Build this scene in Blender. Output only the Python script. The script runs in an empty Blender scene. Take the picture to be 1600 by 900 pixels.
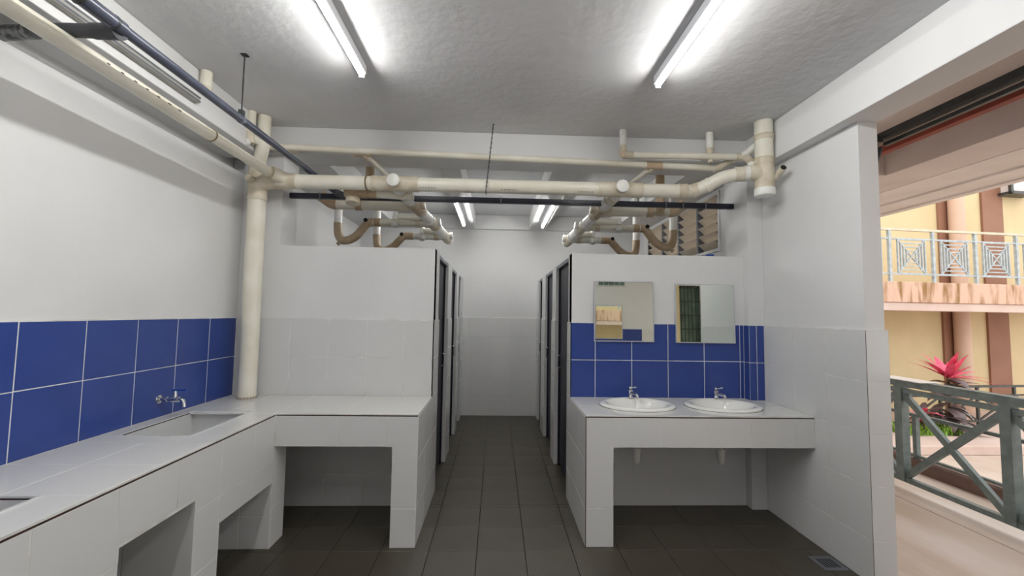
import bpy, bmesh, math, random
from mathutils import Vector, Matrix
random.seed(7)
scene = bpy.context.scene
COL = scene.collection
PI = math.pi

# ------------------------------------------------------------------ camera, world, exposure
F, PITCH, YAW, ROLL, EYE = 650.983, 0.061266, 0.036076, 0.015351, 1.51145
def cam_axes():
    cy, sy, cp, sp = math.cos(YAW), math.sin(YAW), math.cos(PITCH), math.sin(PITCH)
    fw = Vector((sy*cp, cy*cp, sp)); r = Vector((cy, -sy, 0)); u = r.cross(fw)
    c, s = math.cos(ROLL), math.sin(ROLL)
    return c*r + s*u, -s*r + c*u, fw
CR, CU, CF = cam_axes()
cam_data = bpy.data.cameras.new('camera'); cam = bpy.data.objects.new('camera', cam_data); COL.objects.link(cam)
cam_data.sensor_width = 36; cam_data.lens = 36*F/1600; cam_data.clip_start = 0.02
M = Matrix((CR, CU, -CF)).transposed().to_4x4(); M.translation = (0, 0, EYE)
cam.matrix_world = M
scene.camera = cam

world = bpy.data.worlds.new('world'); scene.world = world; world.use_nodes = True
bg = world.node_tree.nodes['Background']
bg.inputs[0].default_value = (1.0, 0.985, 0.96, 1); bg.inputs[1].default_value = 2.3
TUBE = 88.0
scene.view_settings.view_transform = 'Standard'
scene.view_settings.look = 'None'
scene.view_settings.gamma = 1
scene.view_settings.use_curve_mapping = False
scene.view_settings.exposure = 0.0

def P(px, py, X=None, Y=None, Z=None, plane=None):
    """pixel + the surface it lies on -> world point"""
    d = CR*((px-800)/F) - CU*((py-450)/F) + CF
    o = Vector((0, 0, EYE))
    if plane is not None: t = (plane[0]-o).dot(plane[1])/d.dot(plane[1])
    elif X is not None: t = (X-o.x)/d.x
    elif Y is not None: t = (Y-o.y)/d.y
    else: t = (Z-o.z)/d.z
    return o + d*t

# ------------------------------------------------------------------ materials
def srgb(r, g, b):
    f = lambda v: (v/255/12.92) if v/255 <= .04045 else ((v/255+.055)/1.055)**2.4
    return (f(r), f(g), f(b), 1)
MATS = {}
def mat(name, col, rough=.5, col2=None, scale=8., bump=0., bscale=60., metal=0., spec=.5, emit=None, estr=0., mix=.5, detail=4., stretch=None, trans=0., alpha=None, contrast=None):
    if name in MATS: return MATS[name]
    m = bpy.data.materials.new(name); m.use_nodes = True
    nt = m.node_tree; b = nt.nodes['Principled BSDF']
    b.inputs['Base Color'].default_value = col; b.inputs['Roughness'].default_value = rough
    b.inputs['Metallic'].default_value = metal; b.inputs['Specular IOR Level'].default_value = spec
    if trans: b.inputs['Transmission Weight'].default_value = trans
    if emit: b.inputs['Emission Color'].default_value = emit; b.inputs['Emission Strength'].default_value = estr
    tc = nt.nodes.new('ShaderNodeTexCoord')
    src = tc.outputs['Object']
    if stretch:
        mp = nt.nodes.new('ShaderNodeMapping'); mp.inputs['Scale'].default_value = stretch
        nt.links.new(src, mp.inputs[0]); src = mp.outputs[0]
    if col2:
        n = nt.nodes.new('ShaderNodeTexNoise'); n.inputs['Scale'].default_value = scale; n.inputs['Detail'].default_value = detail
        nt.links.new(src, n.inputs['Vector'])
        r = nt.nodes.new('ShaderNodeValToRGB')
        lo, hi = contrast or (.35, .7)
        r.color_ramp.elements[0].position = lo; r.color_ramp.elements[1].position = hi
        r.color_ramp.elements[0].color = col; r.color_ramp.elements[1].color = col2
        nt.links.new(n.outputs['Fac'], r.inputs[0]); nt.links.new(r.outputs[0], b.inputs['Base Color'])
    if bump:
        n2 = nt.nodes.new('ShaderNodeTexNoise'); n2.inputs['Scale'].default_value = bscale; n2.inputs['Detail'].default_value = 5
        nt.links.new(src, n2.inputs['Vector'])
        bp = nt.nodes.new('ShaderNodeBump'); bp.inputs['Strength'].default_value = bump; bp.inputs['Distance'].default_value = .01
        nt.links.new(n2.outputs['Fac'], bp.inputs['Height']); nt.links.new(bp.outputs[0], b.inputs['Normal'])
    MATS[name] = m
    return m
paint = mat('white_paint', srgb(226,226,226), .55, srgb(219,219,219), 1.5, bump=.12, bscale=25)
ceilp = mat('ceiling_paint', srgb(222,222,223), .75, srgb(208,208,210), 1.2, bump=.55, bscale=14)
wtile = mat('white_tile', srgb(218,218,217), .16, srgb(211,212,212), 1.0, bump=.015, bscale=9)
toptile = mat('counter_top_tile', srgb(226,226,222), .12, srgb(220,220,216), 1.0)
btile = mat('blue_tile', srgb(43,66,136), .30, srgb(49,72,142), 6., bump=.01, bscale=8)
grout = mat('white_grout', srgb(228,228,226), .8, srgb(200,198,192), 12)
dgrout = mat('dark_edge_grout', srgb(70,42,36), .9, srgb(40,30,28), 20)
ftile = mat('floor_tile', srgb(66,61,52), .42, srgb(78,72,61), 3., bump=.05, bscale=30, detail=8)
fgrout = mat('floor_grout', srgb(56,52,45), .9, srgb(84,78,67), 6)
cream = mat('cream_pvc', srgb(236,233,220), .32, srgb(222,216,198), 5., bump=.01, bscale=20, detail=6)
collar = mat('beige_pvc_fitting', srgb(222,214,196), .45, srgb(196,182,156), 9., detail=6)
brown = mat('brown_stained_pvc', srgb(204,184,156), .4, srgb(174,146,114), 8., detail=6)
glue = mat('glue_line', srgb(120,98,70), .6, srgb(160,140,110), 20)
pvcwhite = mat('white_pvc', srgb(240,240,236), .3, srgb(228,226,218), 8.)
bluepipe = mat('blue_grey_pipe', srgb(64,68,82), .25, srgb(76,80,94), 6., spec=.6)
darkwrap = mat('dark_wrap', srgb(62,64,70), .6, srgb(78,80,86), 14., bump=.2)
navybar = mat('navy_bar', srgb(30,33,48), .35, srgb(48,52,66), 5.)
wire = mat('galvanised_wire', srgb(70,70,72), .5, srgb(40,40,40), 30., metal=.6)
navy = mat('navy_door', srgb(13,16,34), .45, srgb(17,21,42), 3.)
alum = mat('aluminium', srgb(206,208,210), .35, srgb(196,198,200), 12., metal=.35)
galum = mat('grey_frame', srgb(120,124,132), .4, srgb(104,108,118), 8., metal=.3)
chrome = mat('chrome', srgb(225,226,230), .08, srgb(205,206,210), 10., metal=1.)
mirrorm = mat('mirror_glass', srgb(228,234,228), .015, srgb(226,232,226), 2., metal=1.)
ceram = mat('white_ceramic', srgb(244,244,240), .06, srgb(240,240,235), 2., spec=.6)
dark = mat('dark_hole', srgb(14,14,15), .8, srgb(22,22,22), 20.)
batten = mat('light_batten', srgb(238,240,244), .35, srgb(232,234,240), 5.)
tubem = mat('fluorescent_tube', srgb(255,255,255), .4, emit=(1.0, .995, .965, 1), estr=TUBE)
tubedim = mat('dimmer_fluorescent_tube', srgb(255,255,255), .4, emit=(1.0, .995, .965, 1), estr=TUBE*.85)  # emission lowered to balance the brightness of the back wall
louvre = mat('louvre_glass', srgb(234,222,204), .3, srgb(224,212,192), 4., trans=.25)
green = mat('green_glass', srgb(112,134,124), .2, srgb(78,100,92), 5.)
dgreen = mat('dark_green_steel', srgb(26,46,42), .45, srgb(36,58,52), 9.)
steel = mat('grey_green_railing', srgb(112,124,122), .42, srgb(86,98,98), 12., bump=.06)
black = mat('black_steel', srgb(50,53,54), .4, srgb(66,70,70), 9.)
redp = mat('red_oxide_steel', srgb(150,66,48), .55, srgb(128,54,40), 9.)
pinkc = mat('pink_concrete', srgb(238,228,222), .8, srgb(226,215,208), 2.5, bump=.15, bscale=25, detail=8)
brownc = mat('mauve_beam_paint', srgb(222,209,201), .8, srgb(212,198,190), 3., bump=.12, bscale=20)
vfloor = mat('veranda_concrete', srgb(216,204,198), .65, srgb(192,172,156), 1.6, bump=.35, bscale=22, detail=9, stretch=(1.6,.6,1))
kerbm = mat('brown_kerb', srgb(122,98,90), .8, srgb(104,82,74), 5., bump=.15)
sand = mat('courtyard_sand', srgb(196,180,168), .9, srgb(180,162,148), 2., bump=.4, bscale=15, detail=9)
slabm = mat('courtyard_slab', srgb(206,186,176), .85, srgb(194,172,162), 2., bump=.2, bscale=18)
yellow = mat('yellow_wall', srgb(208,190,150), .7, srgb(200,182,142), 2.)
brownw = mat('brown_wall_stripe', srgb(146,106,86), .7, srgb(138,98,78), 2.)
pinkw = mat('pink_column', srgb(208,178,158), .7, srgb(200,170,150), 2.)
stained = mat('stained_balcony_edge', srgb(206,172,152), .85, srgb(138,104,60), 2.2, detail=8, stretch=(3.2,3.2,.55), contrast=(.48,.66), bump=.1)
brail = mat('pale_blue_rail', srgb(176,188,194), .45, srgb(150,160,166), 12.)
leafpink = mat('pink_leaf', srgb(236,96,128), .4, srgb(206,62,92), 14.)
leafdark = mat('maroon_leaf', srgb(104,84,90), .4, srgb(66,66,58), 9.)
leafgreen = mat('green_leaf', srgb(140,176,70), .5, srgb(100,142,50), 12.)
stemm = mat('plant_stem', srgb(110,84,64), .7, srgb(80,62,50), 14.)
paper = mat('white_board', srgb(236,232,230), .5, srgb(226,222,220), 6.)
bluecap = mat('blue_plastic', srgb(24,66,150), .4, srgb(30,74,160), 8.)

# ------------------------------------------------------------------ mesh helpers
def link(name, me, m, parent=None):
    o = bpy.data.objects.new(name, me); COL.objects.link(o)
    if m is not None and not me.materials: me.materials.append(m)
    if parent is not None: adopt(o, parent)
    return o
def basis(o):
    b = o.matrix_basis
    return basis(o.parent) @ o.matrix_parent_inverse @ b if o.parent else b
def adopt(o, parent):
    o.parent = parent; o.matrix_parent_inverse = basis(parent).inverted()
def tag(o, label=None, cat=None, group=None, kind=None):
    if label: o['label'] = label
    if cat: o['category'] = cat
    if group: o['group'] = group
    if kind: o['kind'] = kind
    return o
def thing(name, label, cat, loc=(0,0,0), group=None, kind=None):
    o = bpy.data.objects.new(name, None); COL.objects.link(o); o.location = loc; o.empty_display_size = .1
    return tag(o, label, cat, group, kind)
def bm_box(bm, a, b):
    x0,y0,z0 = (min(a[i],b[i]) for i in range(3)); x1,y1,z1 = (max(a[i],b[i]) for i in range(3))
    v = [bm.verts.new(c) for c in ((x0,y0,z0),(x1,y0,z0),(x1,y1,z0),(x0,y1,z0),(x0,y0,z1),(x1,y0,z1),(x1,y1,z1),(x0,y1,z1))]
    for f in ((0,3,2,1),(4,5,6,7),(0,1,5,4),(1,2,6,5),(2,3,7,6),(3,0,4,7)): bm.faces.new([v[i] for i in f])
def boxes(name, lst, m, parent=None, bevel=0., loc=None):
    bm = bmesh.new()
    for a, b in lst: bm_box(bm, a, b)
    if bevel: bmesh.ops.bevel(bm, geom=bm.edges[:], offset=bevel, segments=2, affect='EDGES', profile=.6)
    return finish(name, bm, m, parent, loc=loc)
def finish(name, bm, m, parent=None, smooth=False, loc=None):
    bmesh.ops.recalc_face_normals(bm, faces=bm.faces[:])
    if loc is not None: bmesh.ops.translate(bm, verts=bm.verts[:], vec=-Vector(loc))
    me = bpy.data.meshes.new(name); bm.to_mesh(me); bm.free()
    if smooth:
        for p in me.polygons: p.use_smooth = True
        me.set_sharp_from_angle(angle=math.radians(40))
    o = bpy.data.objects.new(name, me); COL.objects.link(o); me.materials.append(m)
    if loc is not None: o.location = loc
    if parent is not None: adopt(o, parent)
    return o
def fillet(pts, rad, n=7):
    pts = [Vector(p) for p in pts]
    if len(pts) < 3 or rad <= 0: return pts
    out = [pts[0]]
    for i in range(1, len(pts)-1):
        a, b, c = pts[i-1], pts[i], pts[i+1]
        u, w = (a-b), (c-b); r = min(rad, u.length*.49, w.length*.49)
        p0, p1 = b+u.normalized()*r, b+w.normalized()*r
        for k in range(n+1):
            t = k/n; out.append(p0*(1-t)**2 + b*2*t*(1-t) + p1*t*t)
    out.append(pts[-1]); return out
def bm_tube(bm, pts, r, n=20, cap=True, bend=0.):
    pts = fillet(pts, bend) if bend else [Vector(p) for p in pts]
    rs = r if isinstance(r, (list, tuple)) else [r]*len(pts)
    t = (pts[1]-pts[0]).normalized()
    ref = Vector((0,0,1)) if abs(t.z) < .9 else Vector((1,0,0))
    nx = t.cross(ref).normalized(); rings = []
    for i, p in enumerate(pts):
        if i == 0: tt = (pts[1]-pts[0])
        elif i == len(pts)-1: tt = pts[-1]-pts[-2]
        else: tt = (pts[i+1]-p).normalized() + (p-pts[i-1]).normalized()
        if tt.length > 1e-9: t = tt.normalized()
        nx = (nx - t*nx.dot(t)).normalized(); ny = t.cross(nx)
        rings.append([bm.verts.new(p + (nx*math.cos(2*PI*k/n) + ny*math.sin(2*PI*k/n))*rs[i]) for k in range(n)])
    for a, b in zip(rings, rings[1:]):
        for k in range(n): bm.faces.new((a[k], a[(k+1)%n], b[(k+1)%n], b[k]))
    if cap: bm.faces.new(rings[0][::-1]); bm.faces.new(rings[-1])
def tube(name, pts, r, m, parent=None, bend=0., n=20):
    bm = bmesh.new(); bm_tube(bm, pts, r, n, True, bend); return finish(name, bm, m, parent, smooth=True)
def ring(name, c, axis, r, w, m, parent, rim=.35):
    """a fitting collar: a short barrel with two raised rims, about the pipe's axis"""
    c = Vector(c); a = Vector(axis).normalized(); h = w/2
    pr = [(-h, r*.97), (-h, r*1.10), (-h*(1-rim), r*1.10), (-h*(1-rim), r*1.05), (h*(1-rim), r*1.05), (h*(1-rim), r*1.10), (h, r*1.10), (h, r*.97)]
    bm = bmesh.new()
    rings = []; ref = Vector((0,0,1)) if abs(a.z) < .9 else Vector((1,0,0)); nx = a.cross(ref).normalized(); ny = a.cross(nx)
    for d, rr in pr: rings.append([bm.verts.new(c + a*d + (nx*math.cos(2*PI*k/20)+ny*math.sin(2*PI*k/20))*rr) for k in range(20)])
    for p, q in zip(rings, rings[1:]):
        for k in range(20): bm.faces.new((p[k], p[(k+1)%20], q[(k+1)%20], q[k]))
    bm.faces.new(rings[0]); bm.faces.new(rings[-1])
    return finish(name, bm, m, parent, smooth=True)
def capdisc(name, c, axis, r, w, m, parent):
    c = Vector(c); a = Vector(axis).normalized()
    return tube(name, [c, c+a*w*.85, c+a*w], [r, r, r*.9], m, parent)
def lathe(name, prof, m, parent, center, sx=1., sy=1., n=40, cap=True):
    bm = bmesh.new(); rings = []
    for r, z in prof:
        rings.append([bm.verts.new((center[0]+r*sx*math.cos(2*PI*k/n), center[1]+r*sy*math.sin(2*PI*k/n), center[2]+z)) for k in range(n)])
    for a, b in zip(rings, rings[1:]):
        for k in range(n): bm.faces.new((a[k], a[(k+1)%n], b[(k+1)%n], b[k]))
    if cap: bm.faces.new(rings[-1])
    return finish(name, bm, m, parent, smooth=True)

# tiles: each tile is one object lying on a surface; equal tiles share mesh data
TILE = {}
def tile_mesh(rects, th, m, ch=.0015):
    key = (tuple(tuple(round(c, 4) for c in r) for r in rects), th, m.name)
    if key in TILE: return TILE[key]
    bm = bmesh.new()
    if len(rects) == 1:
        x0, y0, x1, y1 = rects[0]
        lo = [bm.verts.new(c) for c in ((x0,y0,0),(x1,y0,0),(x1,y1,0),(x0,y1,0))]
        mi = [bm.verts.new(c) for c in ((x0,y0,th-ch),(x1,y0,th-ch),(x1,y1,th-ch),(x0,y1,th-ch))]
        hi = [bm.verts.new(c) for c in ((x0+ch,y0+ch,th),(x1-ch,y0+ch,th),(x1-ch,y1-ch,th),(x0+ch,y1-ch,th))]
        for A, B in ((lo, mi), (mi, hi)):
            for k in range(4): bm.faces.new((A[k], A[(k+1)%4], B[(k+1)%4], B[k]))
        bm.faces.new(hi); bm.faces.new(lo[::-1])
    else:
        for x0, y0, x1, y1 in rects: bm_box(bm, (x0,y0,0), (x1,y1,th))
    bmesh.ops.recalc_face_normals(bm, faces=bm.faces[:])
    me = bpy.data.meshes.new('tile'); bm.to_mesh(me); bm.free(); me.materials.append(m)
    TILE[key] = me
    return me
GAP = .0035
def cut(r, h):
    """rectangle r minus rectangle h -> list of rectangles"""
    x0,y0,x1,y1 = r; a0,b0,a1,b1 = h
    if a1 <= x0 or a0 >= x1 or b1 <= y0 or b0 >= y1: return [r]
    out = []
    if a0 > x0: out.append((x0,y0,a0,y1))
    if a1 < x1: out.append((a1,y0,x1,y1))
    m0, m1 = max(x0,a0), min(x1,a1)
    if b0 > y0: out.append((m0,y0,m1,b0))
    if b1 < y1: out.append((m0,b1,m1,y1))
    return out
def tiles(parent, O, U, V, us, vs, m, th=.010, gap=GAP, holes=(), name='tile', jit=.0004, dz=0.):
    """grid of tiles; O world origin, U and V unit directions, us / vs the joint positions. Face normal is U x V."""
    O, U, V = Vector(O), Vector(U), Vector(V); N = U.cross(V)
    for i in range(len(us)-1):
        for j in range(len(vs)-1):
            r = [(us[i]+gap/2, vs[j]+gap/2, us[i+1]-gap/2, vs[j+1]-gap/2)]
            for h in holes: r = [q for p in r for q in cut(p, h)]
            r = [q for q in r if q[2]-q[0] > .002 and q[3]-q[1] > .002]
            if not r: continue
            cx, cy = r[0][0], r[0][1]
            me = tile_mesh([(a-cx, b-cy, c-cx, d-cy) for a, b, c, d in r], th, m)
            o = bpy.data.objects.new(name, me); COL.objects.link(o)
            p = O + U*cx + V*cy + N*(random.uniform(-jit, jit)+dz)
            mw = Matrix((U, V, N)).transposed().to_4x4(); mw.translation = p
            o.matrix_basis = mw
            adopt(o, parent)
def joints(a, b, step=.3, anchor=None, eps=.015):
    """joint positions from a to b on a regular grid through anchor, ends included"""
    anchor = a if anchor is None else anchor
    k0 = math.ceil((a-anchor)/step - 1e-6); out = [a]
    k = k0
    while anchor+k*step < b-eps:
        v = anchor+k*step
        if v > a+eps: out.append(v)
        k += 1
    out.append(b); return out

# ------------------------------------------------------------------ main dimensions (metres)
D1, D2, D3 = 2.793, 3.380, 6.270          # counter front, stall front wall, back wall
XL, XR = -.4975, .603                     # corridor faces (tile)
XLW, XW, XWO = -2.050, 2.165, 2.308       # left wall tile face, right wall tile face, its outer face
DEND, DCOL, XCOL = 2.380, 3.3055, 2.039
ZC, ZU, ZT = .8455, .634, 1.4452          # counter top, apron underside, tile dado top
ZCEIL, ZSOF = 3.0, 2.775
ROWS = [0, ZT-1.2, ZT-.9, ZC, ZT-.3, ZT]
T = .010                                  # tile thickness
YR = -.95                                 # rear wall
def struct(name, lst, m, label, bevel=0., parent=None):
    o = boxes(name, lst, m, parent, bevel)
    if parent is None: tag(o, label, 'structure', kind='structure'); 
    return o

# ------------------------------------------------------------------ floor
floor = struct('floor', [((-2.3, YR-.1, -.12), (XWO, 6.4, -T+.001))], fgrout, 'dark grey square floor tiles of the washroom')
FX = [-2.3]+[round(-.098+.305*k, 4) for k in range(-7, 8)]
us = joints(-2.05, XWO-.002, .305, -.098); vs = joints(1.0, 3.4, .30, 2.755)
tiles(floor, (0,0,-T), (1,0,0), (0,1,0), us, vs, ftile, gap=.003)
tiles(floor, (0,0,-T), (1,0,0), (0,1,0), joints(-.62, .72, .305, -.098), joints(3.4, 6.3, .30, 2.755), ftile, gap=.003)
boxes('floor_screed', [((-2.3, YR, -T-.002), (XWO, .996, -.0006)), ((-2.3, 3.404, -T-.002), (-.624, 6.4, -.0006)), ((.724, 3.404, -T-.002), (XWO, 6.4, -.0006))], ftile, floor)

# ------------------------------------------------------------------ walls
wall_left = struct('wall_left', [((-2.20, YR, 0), (XLW-T-.002, D2+.1, 2.605)), ((-2.20, D2+.1, 0), (XLW-T-.002, 6.4, ZCEIL)), ((-2.4, YR, 0), (-2.20, 6.4, ZCEIL+.1))], paint,
                   'white painted side wall with a blue tile band above the trough counter')
ly = [3.374-.3*k for k in range(0, 13)][::-1]
tiles(wall_left, (XLW-T,0,0), (0,1,0), (0,0,1), ly, [ZC, ZC+.3, ZT], btile)
boxes('grout_bed', [((XLW-T-.002, ly[0], ZC-.02), (XLW-.0009, ly[-1]+.006, ZT+.004))], grout, wall_left)
wall_back = struct('wall_back', [((-2.3, D3+T+.002, 0), (XWO, 6.45, ZCEIL))], paint, 'white back wall at the end of the stall corridor with a pale tile dado')
tiles(wall_back, (0, D3+T, 0), (1,0,0), (0,0,1), joints(-.62, .72, .3, -.10), ROWS, wtile)
boxes('grout_bed', [((-.64, D3+.0014, 0), (.74, D3+T+.002, ZT+.003))], grout, wall_back)
# right wall: short tiled return at the front, painted above, window wall beyond the column
WY0, WY1, WZ0, WZ1 = 3.985, 5.90, 2.185, 2.725
wall_right = struct('wall_right', [((XW+T+.002, DEND+T+.002, 0), (XWO-T-.002, 3.65, 2.702)), ((XW+T+.002, 3.65, 0), (XWO-T-.002, WY0, ZSOF)),
                                   ((XW+T+.002, WY0, 0), (XWO-T-.002, WY1, WZ0)), ((XW+T+.002, WY0, WZ1), (XWO-T-.002, WY1, ZSOF)), ((XW+T+.002, WY1, 0), (XWO-T-.002, 6.4, ZSOF)),
                                   ((XW+T+.003, DEND+T+.003, 2.701), (XWO-.02, 3.65, 2.72))], paint, 'white painted side wall beside the washbasins with a pale tile dado')
tiles(wall_right, (XW+T, 0, 0), (0,-1,0), (0,0,1), [-v for v in joints(DEND, DCOL+.02, .3, DEND)][::-1], ROWS, wtile)
tiles(wall_right, (0, DEND+T, 0), (1,0,0), (0,0,1), [XW+.0045, XWO], ROWS, wtile)
tiles(wall_right, (XWO-T, 0, 0), (0,1,0), (0,0,1), joints(DEND, 3.6, .3), ROWS, wtile)
boxes('grout_bed', [((XW+.0009, DEND+.0009, 0), (XWO-.0009, 3.64, ZT+.003))], grout, wall_right)
boxes('edge_joint', [((XW+.0012, DEND+.0008, 0), (XW+.0045, DEND+.006, ZT))], dgrout, wall_right)
# column in the corner under the beam, tiled blue above the counter and white below
column = struct('wall_column', [((XCOL+T, DCOL+T, 0), (XW+T, 3.65, ZSOF))], paint, 'white square corner column with blue tiles beside the washbasins')
tiles(column, (0, DCOL+T, 0), (1,0,0), (0,0,1), [XCOL+.062, XW-.001], [ZC, ZC+.3, ZT], btile)
tiles(column, (0, DCOL+T, 0), (1,0,0), (0,0,1), [XCOL, XCOL+.062], [ZC, ZC+.3, ZT], btile)
tiles(column, (XCOL+T, 0, 0), (0,-1,0), (0,0,1), [-D2, -DCOL], [ZC, ZC+.3, ZT], btile)
tiles(column, (0, DCOL+T, 0), (1,0,0), (0,0,1), [XCOL, XW-.001], ROWS[:4], wtile)
tiles(column, (XCOL+T, 0, 0), (0,-1,0), (0,0,1), [-D2, -DCOL], ROWS[:4], wtile)
boxes('grout_bed', [((XCOL+.0009, DCOL+.0009, 0), (XW-.001, D2, ZT+.003))], grout, column)
pil = struct('wall_pilaster', [((-2.06, 3.395, 0), (-1.752, 3.65, ZSOF))], paint, 'white pilaster behind the tall cream soil stack')
# rear wall behind the photographer (seen in the mirrors)
wall_rear = struct('wall_rear', [((-2.4, YR-.15, 0), (3.36, YR, 3.1)), ((3.36, YR-.15, 2.28), (3.84, YR, 3.1)), ((3.84, YR-.15, 0), (5.2, YR, 3.1))], paint, 'white rear wall with blue and pale tiles seen in the mirrors')
tiles(wall_rear, (0, YR, 0), (-1,0,0), (0,0,1), [-v for v in joints(.6, 2.70, .3)][::-1], [ZC, ZC+.3, ZT], btile)
tiles(wall_rear, (0, YR, 0), (-1,0,0), (0,0,1), [-v for v in joints(2.70, 3.33, .3)][::-1], ROWS, wtile)
tiles(wall_rear, (0, YR, 0), (-1,0,0), (0,0,1), [-v for v in joints(3.86, 5.1, .3)][::-1], ROWS, wtile)

# ------------------------------------------------------------------ ceiling, beams, coffers
ceiling = struct('ceiling', [((-2.4, YR-.1, ZCEIL), (XWO, 3.37, ZCEIL+.12)), ((-2.4, 3.37, ZCEIL-.012), (XWO, 6.45, ZCEIL+.12))], ceilp, 'rough plastered grey white ceiling')
struct('trim_1', [((-2.4, 3.362, ZSOF), (XWO-.01, 3.632, ZCEIL-.001))], paint, 'white concrete cross beam above the stall fronts', .006)
struct('trim_2', [((-2.4, YR, 2.725), (-1.88, 3.362, ZCEIL-.001))], paint, 'white concrete beam along the trough counter wall', .006)
struct('trim_3', [((2.08, YR, 2.71), (2.302, 3.362, ZCEIL-.001))], paint, 'white concrete beam along the open veranda side', .006)
for k, (a, b, lab) in enumerate(((-2.3, -1.48, 'wide white ceiling rib along the trough side wall'), (-.53, -.34, 'white ceiling rib over the doors of the trough side stalls'), (.47, .71, 'white ceiling rib over the doors of the washbasin side stalls'), (1.68, 2.298, 'wide white ceiling rib along the louvred window wall'))):
    struct('trim_%d' % (4+k), [((a, 3.632, ZSOF), (b, 6.20, ZCEIL-.013))], paint, lab, .006)
struct('trim_8', [((-2.3, 6.20, ZSOF), (2.298, 6.28, ZCEIL-.013))], paint, 'white ceiling edge beam over the back wall', .006)

# ------------------------------------------------------------------ stall partitions with doors
def stall(side):
    s = -1 if side == 'left' else 1
    xt = XL if s < 0 else XR                      # tile face to the corridor
    xp = xt + s*.010                              # painted face
    xin = xp + s*.10
    top = 2.03 if s < 0 else 2.015
    piers = [(D2+.012, 3.667), (4.345, 4.700), (5.31, 5.565), (5.965, D3+.008)] if s < 0 else [(D2+.012, 3.545), (4.300, 4.575), (5.245, 5.615), (6.060, D3+.008)]
    far = XLW-T if s < 0 else XCOL+T
    L = [((far, D2+.012, 0), (xp, D2+.112, top))]
    for a, b in piers: L.append(((xin, a+.0005, 0), (xp, b, top)))
    o = struct('wall_stall_'+side, L, paint, 'white stall partition with pale tile dado behind the %s counter' % ('trough' if s < 0 else 'washbasin'))
    # tiles on the front
    if s < 0:
        u = joints(XLW, XL-.010, .3, -1.33)
        tiles(o, (0, D2+T, 0), (1,0,0), (0,0,1), u, ROWS, wtile)
        boxes('grout_bed', [((XLW, D2+.0009, 0), (XL-.0009, D2+.012, ZT+.003))], grout, o)
    else:
        u = joints(XR+.004, XCOL, .3, .806)
        tiles(o, (0, D2+T, 0), (1,0,0), (0,0,1), u, [ZC, ZC+.3, ZT], btile)
        tiles(o, (0, D2+T, 0), (1,0,0), (0,0,1), u, ROWS[:4], wtile)
        boxes('grout_bed', [((XR+.0009, D2+.0009, 0), (XCOL, D2+.012, ZT+.003))], grout, o)
    # corridor faces and jambs
    for k, (a, b) in enumerate(piers):
        a0 = D2 if k == 0 else a-.010
        if s < 0: tiles(o, (xt-T, 0, 0), (0,1,0), (0,0,1), joints(a0, b, .3, a0), ROWS, wtile)
        else: tiles(o, (xt+T, 0, 0), (0,-1,0), (0,0,1), [-v for v in joints(a0, b, .3, a0)][::-1], ROWS, wtile)
        boxes('grout_bed', [((xt+s*.0009, a0+.0009, 0), (xt+s*.010, b-.001, ZT+.003))], grout, o)
        if k:   # jamb facing the front
            x0, x1 = sorted((xt, xt+s*.046))
            tiles(o, (0, a, 0), (1,0,0), (0,0,1), [x0, x1], ROWS, wtile)
    order = ('first', 'second', 'third')
    for k in range(3):
        y0, y1 = piers[k][1], piers[k+1][0]
        d = thing('door_%d' % (k+1+(0 if s < 0 else 3)), 'navy blue stall door, the %s from the %s counter' % (order[k], 'trough' if s < 0 else 'washbasin'), 'door', (xp+s*.075, (y0+y1)/2, 0), kind='structure')
        xf = xp+s*.036
        boxes('door_leaf', [((xf+s*.004, y0+.03, .02), (xf+s*.036, y1-.03, top-.045))], navy, d, .003)
        boxes('frame', [((xf-s*.010, y0+.001, 0), (xf+s*.045, y0+.03, top-.002)), ((xf-s*.010, y1-.04, 0), (xf+s*.045, y1-.011, top-.002))], navy, d)
        boxes('frame_head', [((xf-s*.030, y0+.001, top-.042), (xf+s*.045, y1-.011, top-.012))], galum, d)
        boxes('frame_cap', [((xf-s*.028, y0+.001, top-.011), (xf+s*.045, y1-.011, top-.002))], alum, d)
        hx = xf+s*.004
        hd = tube('handle', [(hx, y1-.10, .98), (hx-s*.030, y1-.10, .98), (hx-s*.030, y1-.10, 1.10), (hx, y1-.10, 1.10)], .006, chrome, d, bend=.015, n=10)
    return o
stall('left'); stall('right')

# ------------------------------------------------------------------ L-shaped trough counter
ctr = thing('trough_counter', 'L-shaped white tiled counter with sunken rectangular basins', 'counter', (-1.4, 2.2, 0))
BX0, BX1 = -1.958, -1.592
BAS = [(2.284, 2.830), (1.00, 1.556)]
XF = -1.414                                # front face of the long run
YC0 = .35
zt0 = ZC-.0022
L = []
rr = [(XLW+.001, YC0, XF-.0009, D2-.0005)]
for y0, y1 in BAS: rr = [q for p in rr for q in cut(p, (BX0-T, y0-T, BX1+T, y1+T))]
for x0,y0,x1,y1 in rr: L.append(((x0,y0,.60), (x1,y1,zt0)))
L += [((XLW+.001, YC0, .0), (XF-.0009, 1.69, .60)), ((XLW+.001, 2.10, 0), (XF-.0009, 2.28, .60)), ((-1.76, 2.785+.002, 0), (XF-.0009, 2.955, .60)),
      ((XLW+.001, 2.28, .409), (XF-.0009, 2.787, .60)), ((XLW+.001, 1.69, .617), (XF-.0009, 2.10, .66))]
L += [((XF-.002, D1+.0009, ZU+.001), (XL-.002, D2-.0005, zt0)), ((-.6626+.002, D1+.0009, 0), (XL-.002, D2-.0005, ZU+.001))]
boxes('body', L, grout, ctr)
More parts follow.
